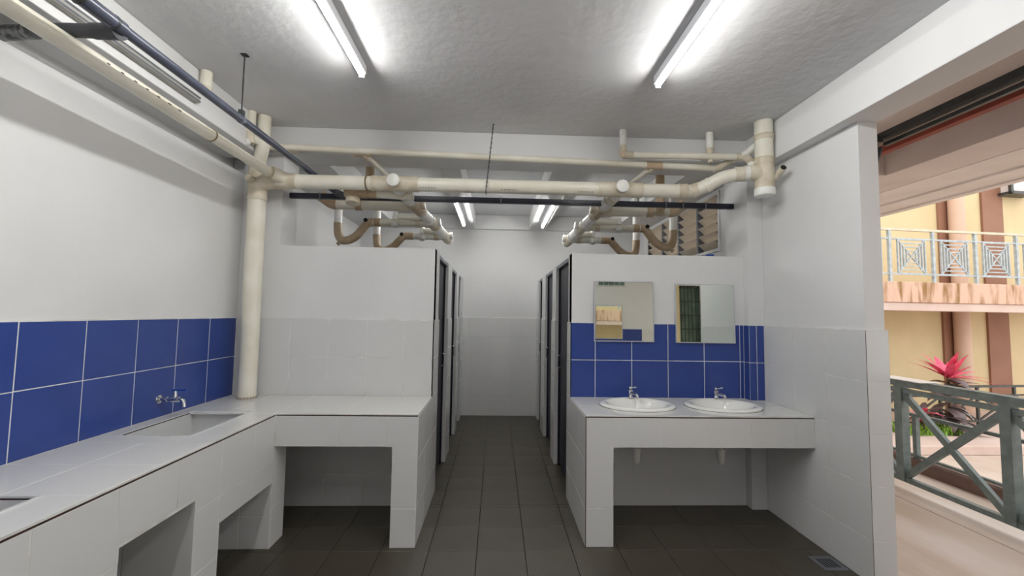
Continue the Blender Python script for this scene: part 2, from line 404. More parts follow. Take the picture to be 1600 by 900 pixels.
for y0, y1 in BAS:      # sunken basins: floor and four tiled sides
    bz = ZC-.19
    b = boxes('basin', [((BX0-T, y0-T, bz-.01), (BX1+T, y1+T, bz)), ((BX0-T, y0-T, bz), (BX0, y1+T, zt0+.006)), ((BX1, y0-T, bz), (BX1+T, y1+T, zt0+.006)), ((BX0, y0-T, bz), (BX1, y0, zt0+.006)), ((BX0, y1, bz), (BX1, y1+T, zt0+.006))], wtile, ctr)
    boxes('edge_joint', [((BX0-.0005, y0, ZC-.008), (BX0+.0012, y1, ZC-.003)), ((BX0, y1-.0012, ZC-.008), (BX1, y1+.0005, ZC-.003))], dgrout, b)
    tube('drain', [((BX0+BX1)/2, y1-.12, bz+.0005), ((BX0+BX1)/2, y1-.12, bz+.004)] if False else [Vector(((BX0+BX1)/2, y1-.12, bz+.0005)), Vector(((BX0+BX1)/2, y1-.12, bz+.004))], .03, chrome, b)
holes = [(BX0-.004, y0-.004, BX1+.004, y1+.004) for y0, y1 in BAS]
ytop = [v for v in joints(YC0, D1, .3, 3.374)]
tiles(ctr, (0,0,ZC-T), (1,0,0), (0,1,0), [XLW, -1.735, XF], ytop, toptile, holes=holes, gap=.003)
tiles(ctr, (0,0,ZC-T), (1,0,0), (0,1,0), [XLW, -1.735, XF], [D1, D2], toptile, gap=.003)
tiles(ctr, (0,0,ZC-T), (1,0,0), (0,1,0), [XF, -1.006, -.698, XL], [D1, D2], toptile, gap=.003)
EG = .016
# long front face (normal +x): U=+y, V=+z
OP = [(1.69, -.1, 2.092, .615), (2.28, -.1, 2.785, .407)]
tiles(ctr, (XF-T, 0, 0), (0,1,0), (0,0,1), joints(YC0, 2.790, .3, 2.275), [0, .245, ZC-.3, ZC-EG], wtile, holes=OP[:0]+[OP[0], OP[1]], gap=.003)
boxes('edge_joint', [((XF-T, YC0, ZC-EG-.001), (XF-.0003, D1-.002, ZC-.0095))], dgrout, ctr)
# opening reveals
tiles(ctr, (0, 2.102, 0), (1,0,0), (0,0,1), [XLW+.003, -1.735, XF-.004], [0, .245, .617], wtile)     # far side of the tall opening
tiles(ctr, (0, 2.785+T, 0), (1,0,0), (0,0,1), [-1.76, -1.605, XF-T+.008], [0, .20, .40], wtile)    # corner pier, faces front
tiles(ctr, (XF-T, 0, 0), (0,1,0), (0,0,1), [2.786, 2.955], [0, .245, ZC-.3, ZU], wtile)
# return front (normal -y)
tiles(ctr, (0, D1+T, 0), (1,0,0), (0,0,1), [XF+.002, -1.006, -.698], [ZU, ZC-EG], wtile, gap=.003)
Lh = [(-.698, -.01, -.6626, ZU)]
tiles(ctr, (0, D1+T, 0), (1,0,0), (0,0,1), [-.698, XL-.001], [ZC-.3, ZC-EG], wtile, gap=.003, holes=Lh)
tiles(ctr, (0, D1+T, 0), (1,0,0), (0,0,1), [-.6626, XL-.001], [0, ZC-.6, ZC-.3], wtile, gap=.003)
boxes('edge_joint', [((XF+.002, D1+.0003, ZC-EG-.001), (XL-.003, D1+T, ZC-.0095))], dgrout, ctr)
# corridor side (normal +x)
tiles(ctr, (XL-T, 0, 0), (0,1,0), (0,0,1), [D1+.001, D2-.3, D2], [0, ZC-.6, ZC-.3, ZC-.011], wtile, gap=.003)
tiles(ctr, (-.6626+T, 0, 0), (0,-1,0), (0,0,1), [-D2+.003, -D1-.003], [0, ZC-.6, ZU], wtile)

# ------------------------------------------------------------------ washbasin counter
vc = thing('washbasin_counter', 'white tiled counter carrying two oval washbasins', 'counter', (1.4, 3.0, 0))
SINK = [(1.052, 3.095), (1.690, 3.085)]
SH = [(x-a, y-b, x+a, y+b) for x, y in SINK for a, b in ((.212,.10), (.13,.168), (.175,.14))]
rr = [(XR+.002, D1+.0009, XW-.001, D2-.0005)]
rr = [q for p in rr for q in cut(p, (XCOL-.001, DCOL-.001, 3, 4))]
for h in SH: rr = [q for p in rr for q in cut(p, h)]
# hollow behind the apron: keep only the slab, apron and leg
L = [((x0,y0,.775), (x1,y1,zt0)) for x0,y0,x1,y1 in rr] + [((XR+.002, D1+.0009, ZU+.001), (XW-.001, D1+.10, .775)), ((XR+.002, D1+.0009, 0), (.7908-.002, D2-.0005, ZU+.001)), ((XR+.002, D1+.10, ZU), (.7908-.002, D2-.0005, .775))]
boxes('body', L, grout, vc)
hs = SH + [(XCOL-.001, DCOL-.001, 3, 4)]
tiles(vc, (0,0,ZC-T), (1,0,0), (0,1,0), [XR, .822, 1.124, 1.423, 1.726, 2.03, XW], [D1, D2-.295, D2], toptile, holes=hs, gap=.002)
Lh = [(.7908, -.01, .822, ZU)]
tiles(vc, (0, D1+T, 0), (1,0,0), (0,0,1), [XR+.005, .822], [ZC-.3, ZC-EG], wtile, gap=.003, holes=Lh)
tiles(vc, (0, D1+T, 0), (1,0,0), (0,0,1), [.822, 1.124, 1.423, 1.726, 2.03, XW-.001], [ZU, ZC-EG], wtile, gap=.003)
tiles(vc, (0, D1+T, 0), (1,0,0), (0,0,1), [XR+.005, .7908], [0, ZC-.6, ZC-.3], wtile, gap=.003)
boxes('edge_joint', [((XR+.003, D1+.0003, ZC-EG-.001), (XW-.001, D1+T, ZC-.0095)), ((XR+.0006, D1+.0004, 0), (XR+.006, D1+T, ZC-T))], dgrout, vc)
tiles(vc, (XR+T, 0, 0), (0,-1,0), (0,0,1), [-D2, -D2+.3, -D1-.001], [0, ZC-.6, ZC-.3, ZC-.011], wtile, gap=.003)
tiles(vc, (.7908-T, 0, 0), (0,1,0), (0,0,1), [D1+.003, D2-.003], [0, ZC-.6, ZU], wtile)

# oval basins, faucets, traps
for k, (sx, sy) in enumerate(SINK):
    near = ('beside the stall corridor', 'beside the side wall')[k]
    s = thing('washbasin', 'white oval drop-in washbasin '+near, 'washbasin', (sx, sy, ZC), 'oval washbasins in the counter')
    b_ = .218/.276
    lathe('bowl', [(.262,-.001),(.274,.0015),(.276,.008),(.272,.016),(.262,.021),(.245,.0225),(.228,.020),(.216,.013),(.208,.003),(.199,-.010),(.190,-.025),(.175,-.060),(.140,-.100),(.085,-.125),(.030,-.132),(.022,-.134)], ceram, s, (sx, sy, ZC), 1, b_, 56)
    lathe('shadow_joint', [(.2770,.0003),(.2775,.0009),(.274,.0018)], dgrout, s, (sx, sy, ZC), 1, b_, 56, False)
    lathe('drain', [(.024,-.1315),(.022,-.129),(.012,-.1285),(.004,-.130)], chrome, s, (sx, sy, ZC), 1, 1, 20)
    fx, fy, fz = sx+(.012, .055)[k], sy+.190, ZC+.0215
    f = thing('faucet', 'small chrome pillar tap on the washbasin '+near, 'tap', (fx, fy, fz), 'chrome taps on the washbasins')
    lathe('base', [(.026,0),(.026,.006),(.020,.012),(.0165,.020),(.016,.050),(.018,.054),(.018,.060),(.012,.066),(.004,.067)], chrome, f, (fx, fy, fz), 1, 1, 20)
    tube('spout', [(fx, fy, fz+.034), (fx+.012, fy-.045, fz+.042), (fx+.024, fy-.085, fz+.036), (fx+.025, fy-.088, fz+.014)], [.0115]*3+[.0105] if False else .0115, chrome, f, bend=.02, n=14)
    tube('lever', [(fx, fy, fz+.064), (fx, fy, fz+.076), (fx+.042, fy-.020, fz+.084)], .005, chrome, f, bend=.008, n=10)
    tube('knob', [(fx-.002, fy, fz+.070), (fx-.002, fy, fz+.086)], [.012, .009], chrome, f, n=12)
    t = thing('bottle_trap', 'white plastic waste trap under the washbasin '+near, 'pipe', (sx, sy+.06, .50), 'waste traps under the washbasins')
    tx, ty = sx+.01, sy+.05
    tube('tailpipe', [(sx, sy, ZC-.133), (sx, sy, ZC-.19), (tx, ty, .58), (tx, ty, .51)], .020, pvcwhite, t, bend=.03, n=14)
    tube('nut', [(tx, ty, .503), (tx, ty, .526)], .033, pvcwhite, t, n=16)
    tube('cup', [(tx, ty, .51), (tx, ty, .440), (tx, ty, .420), (tx, ty, .410)], [.029, .026, .022, .011], pvcwhite, t, n=16)
    tube('outlet', [(tx, ty, .560), (tx, D2+.004, .560)], .018, pvcwhite, t, n=14)

# mirrors
def mirror(x0, x1, z0, z1, label):
    tilt = math.radians(1.25)
    m = thing('mirror', label, 'mirror', ((x0+x1)/2, D2-.004, z0), 'frameless square wall mirrors' if False else 'square wall mirrors')
    h = (z1-z0)
    R = Matrix.Translation((0, D2-.0012, z0)) @ Matrix.Rotation(-tilt, 4, 'X')
    def bar(a, b, mm, nm):
        bm = bmesh.new(); bm_box(bm, a, b); bmesh.ops.transform(bm, matrix=R, verts=bm.verts[:]); return finish(nm, bm, mm, m)
    fw_ = .007
    bar((x0+fw_, -.011, fw_), (x1-fw_, -.007, h-fw_), mirrorm, 'glass')
    bar((x0+.003, -.007, .003), (x1-.003, -.001, h-.003), galum, 'backing')
    bar((x0, -.016, 0), (x1, 0, fw_), alum, 'frame_bar'); bar((x0, -.016, h-fw_), (x1, 0, h), alum, 'frame_bar')
    bar((x0, -.016, fw_), (x0+fw_, 0, h-fw_), alum, 'frame_bar'); bar((x1-fw_, -.016, fw_), (x1, 0, h-fw_), alum, 'frame_bar')
mirror(.793, 1.286, 1.297, 1.790, 'square thin-framed mirror beside the stall corridor showing another mirror')
mirror(1.468, 1.962, 1.294, 1.778, 'square thin-framed mirror beside the corner column showing a barred gate')
rm = thing('mirror', 'small mirror on the rear wall seen only in reflection', 'mirror', (2.08, YR+.015, 1.27))
boxes('glass', [((1.845, YR+.012, 1.275), (2.325, YR+.016, 1.87))], mirrorm, rm)
boxes('backing', [((1.83, YR+.010, 1.26), (2.34, YR+.012, 1.885))], alum, rm)

# wall tap over the trough
tp = thing('wall_tap', 'chrome bib tap on the blue tiles above the trough basin', 'tap', (XLW, 2.655, .955))
ty_, tz_ = 2.655, .957
tube('flange', [(XLW, ty_, tz_), (XLW+.006, ty_, tz_), (XLW+.014, ty_, tz_)], [.027, .026, .012], chrome, tp, n=20)
tube('shank', [(XLW+.004, ty_, tz_), (XLW+.085, ty_, tz_)], .0105, chrome, tp, n=14)
tube('nut', [(XLW+.036, ty_, tz_), (XLW+.050, ty_, tz_)], .0155, chrome, tp, n=6)
tube('valve_body', [(XLW+.075, ty_, tz_), (XLW+.12, ty_, tz_)], .0165, chrome, tp, n=16)
tube('spout', [(XLW+.11, ty_, tz_), (XLW+.146, ty_, tz_-.002), (XLW+.152, ty_, tz_-.045)], .0125, chrome, tp, bend=.03, n=14)
tube('bonnet', [(XLW+.096, ty_, tz_), (XLW+.096, ty_, tz_+.030), (XLW+.096, ty_, tz_+.052)], [.014, .011, .008], chrome, tp, n=14)
boxes('lever', [((XLW+.078, ty_-.010, tz_+.052), (XLW+.165, ty_+.010, tz_+.062))], bluecap, tp, .003)

# floor drain
fd = thing('floor_drain', 'square metal floor drain grate beside the side wall', 'drain', (2.075, 2.60, 0))
boxes('plate', [((2.0, 2.525, -.001), (2.15, 2.675, .0025))], galum, fd, .001)
for k in range(6): boxes('slot', [((2.028+k*.017, 2.555, .0022), (2.037+k*.017, 2.645, .0032))], dark, fd)

# ------------------------------------------------------------------ fluorescent lights
def light(x, y0, y1, z, label, group, tm=None):
    t = thing('fluorescent_light', label, 'light', (x, (y0+y1)/2, z+.05), group)
    boxes('batten', [((x-.024, y0, z+.009), (x+.024, y1, z+.062))], batten, t, .004)
    tube('tube', [(x, y0+.012, z), (x, y1-.012, z)], .0135, tm or tubem, t, n=16)
    for a, b in ((y0, y0+.014), (y1-.014, y1)): boxes('end_cap', [((x-.016, a, z-.016), (x+.016, b, z+.026))], batten, t, .002)
light(-.838, 1.27, 2.475, 2.935, 'lit fluorescent batten on the front ceiling towards the trough counter', 'front ceiling lights')
light(.975, 1.27, 2.475, 2.935, 'lit fluorescent batten on the front ceiling towards the veranda beam', 'front ceiling lights')
light(-.838, -.02, 1.19, 2.935, 'added unseen fill batten in line behind the front one over the trough side', 'front ceiling lights')  # added out of view as fill light for the counter fronts
light(.975, -.02, 1.19, 2.935, 'added unseen fill batten in line behind the front one over the veranda side', 'front ceiling lights')  # its added twin, also unseen, fills the washbasin side
light(-.470, 4.48, 5.69, 2.712, 'lit fluorescent batten under the rib by the trough side stalls', 'lights over the stall corridor', tubedim)
light(.615, 4.48, 5.69, 2.712, 'lit fluorescent batten under the rib by the washbasin side stalls', 'lights over the stall corridor', tubedim)

# ------------------------------------------------------------------ pipework
V_ = Vector
SY = 3.25
st = thing('soil_stack', 'tall cream vertical soil pipe standing on the trough counter', 'pipe', (-1.868, SY, ZC))
tube('pipe', [(-1.868, SY, ZC+.0005), (-1.868, SY, 2.46)], .064, cream, st, n=28)
ring('collar', (-1.868, SY, 2.40), (0,0,1), .064, .09, collar, st)
ring('base_ring', (-1.868, SY, ZC+.010), (0,0,1), .061, .012, glue, st)
tube('tee_body', [(-1.868, SY, 2.43), (-1.868, SY, 2.62)], .067, collar, st, n=24)
tube('tee_branch', [(-1.868, SY, 2.47), (-1.80, SY-.01, 2.505), (-1.66, SY-.02, 2.505)], .062, collar, st, bend=.05, n=24)
capdisc('cleanout_cap', (-1.885, SY-.060, 2.505), (-.15,-1,0), .034, .028, collar, st)
tube('pipe', [(-1.868, SY, 2.60), (-1.868, SY, 2.66), (-1.815, 3.20, 2.76), (-1.815, 3.20, ZCEIL-.002)], .047, cream, st, bend=.05, n=24)

MY, MZ = 3.22, 2.505
mp = thing('main_drain_pipe', 'large cream drain pipe crossing below the beam from stack to stack', 'pipe', (0, MY, MZ))
LX, RX = -.803, .958
tube('pipe', [(-1.70, MY, MZ), (1.44, MY, MZ)], .054, cream, mp, n=28)
ring('collar', (-1.615, MY, MZ), (1,0,0), .056, .13, collar, mp, .2)
tube('tee_branch', [(-1.63, MY, MZ+.01), (-1.70, MY-.10, MZ+.030)], .050, collar, mp, n=22)
for x in (LX, RX):
    ring('collar', (x-.135, MY, MZ), (1,0,0), .056, .085, collar, mp); ring('collar', (x+.135, MY, MZ), (1,0,0), .056, .085, collar, mp)
    tube('cross_body', [(x-.10, MY, MZ), (x+.10, MY, MZ)], .0595, collar, mp, n=26)
    tube('cross_neck', [(x, MY+.02, MZ), (x, MY-.078, MZ+.006)], .047, collar, mp, n=24)
    capdisc('cleanout_cap', (x, MY-.070, MZ+.006), (0,-1,0), .0485, .022, pvcwhite, mp)
ring('coupling', (-1.02, MY, MZ), (1,0,0), .0545, .010, glue, mp)
# the swan-neck up to the right-hand stack
SRX, SRY = 2.005, 3.02
ring('collar', (1.46, MY, MZ), (1,0,0), .056, .07, collar, mp)
tube('swan_neck', [(1.44, MY, MZ), (1.53, MY, MZ), (1.63, 3.17, 2.535), (1.74, 3.12, 2.595), (1.84, 3.08, 2.607), (SRX, SRY, 2.607)], .051, cream, mp, bend=.06, n=26)
ring('collar', (1.56, 3.205, 2.513), (.9,-.42,.25), .053, .05, collar, mp); ring('collar', (1.64, 3.168, 2.54), (.9,-.4,.5), .053, .045, cream, mp)
ring('collar', (1.845, 3.078, 2.607), (1,-.3,0), .052, .06, collar, mp); ring('collar', (1.905, 3.055, 2.607), (1,-.35,0), .054, .05, pvcwhite, mp)
def printing(parent, p0, p1, n, r):
    # the maker's printed line along a pipe: small dark dashes
    for k in range(n):
        a = p0 + (p1-p0)*(k/n); b = a + (p1-p0)*(random.uniform(.4, .75)/n)
        boxes('print_mark', [((a.x, a.y-.0008, a.z-.0035), (b.x, a.y+.0008, a.z+.0035))], black, parent)
for x0 in (-.61, .02, .62):
    printing(mp, V_((x0, MY-.0415, MZ-.0345)), V_((x0+.13, MY-.0415, MZ-.0345)), 6, .054)

rs = thing('soil_stack', 'short wide cream stack hanging from the ceiling beside the veranda beam', 'pipe', (SRX, SRY, 2.45))
tube('pipe', [(SRX, SRY, ZCEIL-.002), (SRX, SRY, 2.60)], .063, cream, rs, n=28)
ring('collar', (SRX, SRY, 2.872), (0,0,1), .063, .04, collar, rs); ring('collar', (SRX, SRY, 2.69), (0,0,1), .064, .05, collar, rs)
tube('tee_body', [(SRX, SRY, 2.70), (SRX, SRY, 2.47)], .066, collar, rs, n=26)
tube('tee_branch', [(SRX, SRY, 2.56), (SRX-.07, SRY+.01, 2.607), (SRX-.10, SRY+.02, 2.607)], .056, collar, rs, n=22)
lathe('end_cap', [(.070,.055),(.072,.035),(.072,.012),(.066,0),(.004,-.003)], pvcwhite, rs, (SRX, SRY, 2.425), 1, 1, 28)
tube('side_stub', [(SRX+.02, SRY-.01, 2.55), (SRX+.085, SRY-.015, 2.575), (SRX+.078, SRY-.10, 2.610)], .026, collar, rs, bend=.03, n=16)
capdisc('stub_mouth', (SRX+.0775, SRY-.1005, 2.6105), (-.08,-.98,.35), .020, .004, dark, rs)

lp = thing('drain_pipe', 'long cream drain pipe running along under the side beam', 'pipe', (-1.72, 1.8, 2.55))
a = V_((-1.715, MY-.10, 2.535)); b = V_((-1.725, .10, 2.575))
tube('pipe', [a, b], .0345, cream, lp, n=24)
ring('socket', a+V_((0,-.012,0)), (0,-1,0.01), .036, .045, collar, lp)
ring('coupling', a.lerp(b, .21), b-a, .0345, .008, glue, lp); ring('coupling', a.lerp(b, .62), b-a, .0345, .006, glue, lp)
for k in range(7):
    q = a.lerp(b, .30+.022*k); n_ = V_((.78, -.1, .55)).normalized()
    boxes('print_mark', [((q.x+.0330, q.y-.030, q.z+.001), (q.x+.0350, q.y-.030+random.uniform(.010,.024), q.z+.007))], black, lp)

vp = thing('vent_pipe', 'thin cream vent pipe running along the cross beam', 'pipe', (0, 3.29, 2.76))
vy = 3.315
vz = lambda x: 2.795-.0168*(x+1.82)
tube('pipe', [(-1.815, vy-.03, 2.80), (1.80, vy, vz(1.80))], .0265, cream, vp, n=20)
for x in (-1.10, 1.27):
    ring('tee', (x, vy, vz(x)), (1,0,0), .0305, .13, brown, vp, .14)
    s = 1 if x < 0 else -1
    ring('tee_neck', (x+s*.025, vy+.03, vz(x)-.022), (s*.25, 1, -.30), .0235, .05, collar, vp)
    tube('branch', [(x+s*.02, vy, vz(x)-.015), (x+s*.24, vy+.62, vz(x)-.16)], .0215, cream, vp, n=18)
ring('elbow', (-1.66, vy, vz(-1.66)), (1,0,0), .027, .10, collar, vp)
tube('drop', [(-1.865, 3.12, ZCEIL-.002), (-1.865, 3.12, 2.80), (-1.815, 3.20, 2.785), (-1.70, vy, vz(-1.7))], .029, cream, vp, bend=.06, n=20)
ring('elbow', (-1.865, 3.12, 2.80), (0,0,1), .030, .09, collar, vp)
capdisc('cleanout_cap', (-1.875, 3.105, 2.757), (-.2,-1,-.3), .024, .03, pvcwhite, vp)
ring('elbow', (1.80, vy-.005, vz(1.8)+.002), (1,-.2,.25), .0265, .06, collar, vp)
tube('riser', [(1.80, vy, vz(1.80)), (1.88, vy-.04, vz(1.8)+.05), (1.93, 3.20, 2.795)], .0265, collar, vp, bend=.04, n=18)

up = thing('waste_pipe', 'small cream waste pipe with two ceiling drops beside the short wide stack', 'pipe', (1.5, 3.22, 2.79))
uy, uz = 3.235, 2.800
for k, x in enumerate((.992, 1.700)):
    tube('ceiling_drop', [(x, uy, ZCEIL-.002), (x, uy, 2.87)], .029, pvcwhite, up, n=18)
    tube('drop', [(x, uy, 2.90), (x, uy, uz)], .0275, collar, up, n=18)
tube('pipe', [(1.02, uy, uz-.005), (1.93, uy-.02, uz-.003)], .0265, cream, up, n=20)
ring('elbow', (1.03, uy, uz-.005), (1,0,0), .0275, .08, collar, up); ring('tee', (1.70, uy, uz), (1,0,0), .0275, .14, collar, up)
capdisc('cleanout_cap', (.985, uy-.018, uz-.008), (-.25,-1,-.35), .023, .028, brown, up)
capdisc('cleanout_cap', (1.70, uy-.005, uz-.025), (0,-.2,-1), .018, .028, collar, up)
tube('elbow_drop', [(1.86, uy-.02, uz-.003), (1.965, uy-.06, uz-.003), (1.955, 3.05, 2.76), (1.945, 3.04, 2.64)] if False else [(1.90, uy-.02, uz-.003), (1.968, uy-.03, uz-.003), (1.955, 3.10, 2.72), (1.945, 3.07, 2.63)], .029, collar, up, bend=.05, n=20)
ring('collar', (1.952, 3.085, 2.675), (-.05,-.15,-1), .030, .05, pvcwhite, up)
tube('pipe', [(1.955, uy-.03, uz), (2.03, 3.12, 2.87)], .030, pvcwhite, up, n=18)

cs = thing('ceiling_stub_pipe', 'short cream pipe stub where the side beam meets the ceiling', 'pipe', (-1.845, 2.60, 2.9))
tube('pipe', [(-1.846, 2.60, ZCEIL-.002), (-1.846, 2.60, 2.87)], .032, cream, cs, n=20)
ring('socket', (-1.846, 2.60, 2.885), (0,0,1), .0315, .03, collar, cs)

# branch lines behind the main pipe
def branches(s, x0, label):
    t = thing('branch_drain', label, 'pipe', (x0, 4.0, 2.4))
    e = V_((-.567, 4.75, 2.345)) if s < 0 else V_((.800, 4.75, 2.345))
    a = V_((x0, MY+.03, MZ-.006))
    at_ = lambda f: a.lerp(e, f)
    tube('pipe', [a, e], .050, pvcwhite, t, n=24)
    ax = e-a
    ring('socket', at_(.085), ax, .051, .10, collar, t)
    fr = (.30, .62, .93)
    for k, f in enumerate(fr):
        c = at_(f)
        ring('wye_collar', at_(f-.075), ax, .051, .05, collar if k == 0 else pvcwhite, t); ring('wye_collar', at_(f+.065), ax, .051, .05, collar if k == 0 else pvcwhite, t)
        capdisc('cleanout_cap', c+V_((-s*.045, 0, .012)), (-s, 0, .1), .040, .034, collar if k == 0 else pvcwhite, t)
        tube('wye_body', [at_(f-.07), at_(f+.06)], .055, collar if k else brown, t, n=22)
    # first, big lateral with an angled open end
    c = at_(fr[0]); end = V_((-1.44, c.y+.03, c.z+.012)) if s < 0 else V_((1.56, c.y+.03, c.z+.012))
    tube('lateral', [c, end], .048, cream, t, n=22)
    ring('lateral_collar', c.lerp(end, .72), end-c, .049, .06, brown, t); ring('lateral_collar', c.lerp(end, .12), end-c, .049, .07, collar, t)
    tube('bend', [end, end+V_((s*.05, 0, .004)), end+V_((s*.12, -.03, .055))], .050, brown, t, bend=.04, n=20)
    capdisc('bend_cap', end+V_((s*.115, -.028, .052)), (s*.75, -.2, .5), .052, .03, brown, t)
    # cleanout wye close behind the main pipe
    if s < 0:
        tube('vent_lateral', [V_((-.70, 3.37, 2.455)), V_((-1.10, 3.37, 2.470))], .036, cream, t, n=20)
        ring('lateral_collar', (-1.02, 3.37, 2.467), (1,0,0), .037, .07, brown, t)
        tube('wye_body', [(-1.06, 3.37, 2.470), (-1.24, 3.37, 2.475)], .046, brown, t, n=20)
        tube('riser', [(-1.15, 3.375, 2.47), (-1.15, 3.42, 2.55), (-1.14, 3.66, 2.66), (-1.14, 3.66, ZCEIL-.014)], .036, brown, t, bend=.05, n=18)
        tube('cleanout_neck', [(-1.17, 3.37, 2.47), (-1.17, 3.35, 2.405)], .050, brown, t, n=20); capdisc('cleanout_cap', (-1.17, 3.352, 2.412), (0,-.25,-1), .056, .04, collar, t)
    else:
        tube('riser', [(1.46, 3.66, 2.42), (1.46, 3.66, ZCEIL-.014)], .040, brown, t, n=18)
    # the two trap lines
    for k, f, reach, trap, rise in ((1, fr[1], .60, .20, 2.56), (2, fr[2], .42, .17, 2.50)):
        c = at_(f); en = c + V_((s*reach, .02, .004))
        tube('lateral', [c, en], .038, cream if k == 1 else pvcwhite, t, n=20)
        tube('upper_lateral', [c+V_((s*.06,-.05,.045)), c+V_((s*reach*.60,.0,.062))], .032, cream, t, n=18)
        ring('lateral_collar', c+V_((s*reach*.45,0,.058)), (1,0,0), .033, .08, collar, t)
        ring('lateral_collar', c.lerp(en, .93), (1,0,0), .039, .06, brown, t); ring('lateral_collar', c.lerp(en, .25), (1,0,0), .039, .05, collar, t)
        q = c.lerp(en, .62)
        tube('vent_drop', [q+V_((0,-.02,.10)), q+V_((0,-.02,.03))], [.022, .030], pvcwhite, t, n=16)
        capdisc('vent_cap', q+V_((0,-.035,-.005)), (0,-.3,-1), .036, .045, pvcwhite, t)
        # trap: dips below the line and rises to the drop pipe
        p1 = en; p2 = en+V_((s*.05, 0, 0)); p3 = p2+V_((s*.11, 0, -trap*.72)); p4 = p3+V_((s*.10, 0, -.045)); p5 = p4+V_((s*.085, 0, .06)); p6 = p5+V_((s*.004, 0, .10))
        tube('trap', [p1, p2, p3, p4+V_((-s*.02,0,0)), p4+V_((s*.05,0,-.005)), p5, p6], .041, brown, t, bend=.055, n=20)
        capdisc('trap_plug', p2+V_((s*.015,-.038,.012)), (0,-1,.3), .020, .012, dark, t)
        capdisc('trap_plug', p4+V_((s*.055, -.02, -.025)), (s*.7,-.3,-.7), .018, .035, brown, t)
        tube('drop_pipe', [p6+V_((0,0,-.02)), V_((p6.x, p6.y, rise+.10)), V_((p6.x, p6.y, ZCEIL-.014))], .038, pvcwhite, t, n=20)
        ring('drop_collar', p6+V_((0,0,-.01)), (0,0,1), .039, .05, brown, t)
branches(-1, LX, 'cluster of cream branch drains and brown traps over the trough side stalls')
branches(1, RX, 'cluster of cream branch drains and brown traps over the washbasin side stalls')

# steel bar below the beam, blue-grey supply pipe, hangers, trunking
db = thing('support_bar', 'dark navy steel bar spanning between the pilaster and the column', 'bar', (0, 3.52, 2.47))
boxes('bar', [((-1.752, 3.502, 2.450), (XCOL+T, 3.538, 2.496))], navybar, db, .004)
for x in (-1.5, .02, 1.45, 1.60, 1.80): boxes('clip', [((x-.006, 3.498, 2.446), (x+.006, 3.542, 2.500))], galum, db)
bp_ = thing('supply_pipe', 'blue grey water pipe sloping back from the ceiling to the dark bar', 'pipe', (-1.32, 2.4, 2.49))
bx, bz = -1.50, 2.612
tube('pipe', [(bx, .10, bz), (bx, 3.27, bz), (-1.345, 3.485, 2.49), (-1.30, 3.50, 2.475)], .0225, bluepipe, bp_, bend=.08, n=20)
tube('sleeve', [(bx, 1.64, bz), (bx, .10, bz)], .0280, bluepipe, bp_, n=20)
ring('band', (bx, 1.60, bz), (0,1,0), .0270, .008, black, bp_); ring('band', (bx, 1.46, bz), (0,1,0), .0275, .022, black, bp_)
b1_, b2_, b3_ = P(188, 50, X=bx), P(98, 47, Z=2.625), P(22, 51, Z=2.668)
tube('tee_wrap', [b1_, b1_.lerp(b2_, .45)], .030, darkwrap, bp_, n=18)
tube('branch', [b1_, b2_, b3_], .0265, darkwrap, bp_, bend=.05, n=18)
tube('end_wrap', [(-1.36, 3.465, 2.50), (-1.30, 3.492, 2.474), (-1.06, 3.496, 2.472)], [.026, .031, .029], darkwrap, bp_, n=14)
foil = mat('foil_wrap', srgb(120,120,120), .35, srgb(24,24,26), 26., detail=2, contrast=(.45, .55))
tube('foil_wrap', [b2_.lerp(b3_, .55), b3_+(b3_-b2_)*.3], [.029, .031], foil, bp_, n=16)
hg = thing('pipe_hanger', 'thin rod and clip holding the blue grey pipe from the ceiling', 'hanger', (bx, 2.41, 3.0))
hy = 2.41
tube('rod', [(bx, hy, ZCEIL-.001), (bx, hy, bz+.045)], .004, wire, hg, n=8)
boxes('plate', [((bx-.018, hy-.018, ZCEIL-.004), (bx+.018, hy+.018, ZCEIL-.001))], wire, hg)
ring('clip', (bx, hy, bz), (0,1,0), .0225, .024, galum, hg); boxes('clip_ear', [((bx-.012, hy-.014, bz+.022), (bx+.012, hy+.014, bz+.054))], black, hg)
wh = thing('wire_hanger', 'twisted wire hanging from the ceiling around the main drain pipe', 'wire', (-.05, 3.2, 3.0))
tp_ = V_((-.050, 3.200, ZCEIL-.001)); bt = V_((-.098, 3.148, 2.44))
for k in range(2):
    tube('strand', [tp_.lerp(bt, i/40) + V_((.0035*math.cos(i*1.1+k*PI), 0, .0035*math.sin(i*1.1+k*PI))) for i in range(41)], .0026, wire, wh, n=6)
tube('loop', [bt, bt+V_((0,.03,-.008)), bt+V_((0,.08,0)), bt+V_((.0,.140,.06)), bt+V_((.0,.130,.11))], .003, wire, wh, bend=.03, n=6)
ct = thing('cable_trunking', 'slim grey cable trunking fixed along the side beam', 'trunking', (-1.87, 1.5, 2.8))
trunkm = mat('trunking_grey', srgb(172,170,164), .5, srgb(150,148,142), 6.)
boxes('body', [((-1.879, .2, 2.772), (-1.845, 2.56, 2.812))], trunkm, ct, .003)
boxes('lid_edge', [((-1.845, .2, 2.776), (-1.842, 2.56, 2.784)), ((-1.845, .2, 2.800), (-1.842, 2.56, 2.808))], galum, ct)
bt_ = tag(boxes('plastic_block', [((1.752, 3.40, 2.0152), (1.812, 3.43, 2.032))], bluecap, None, .003), 'small blue plastic piece lying on top of the washbasin side partition', 'block')

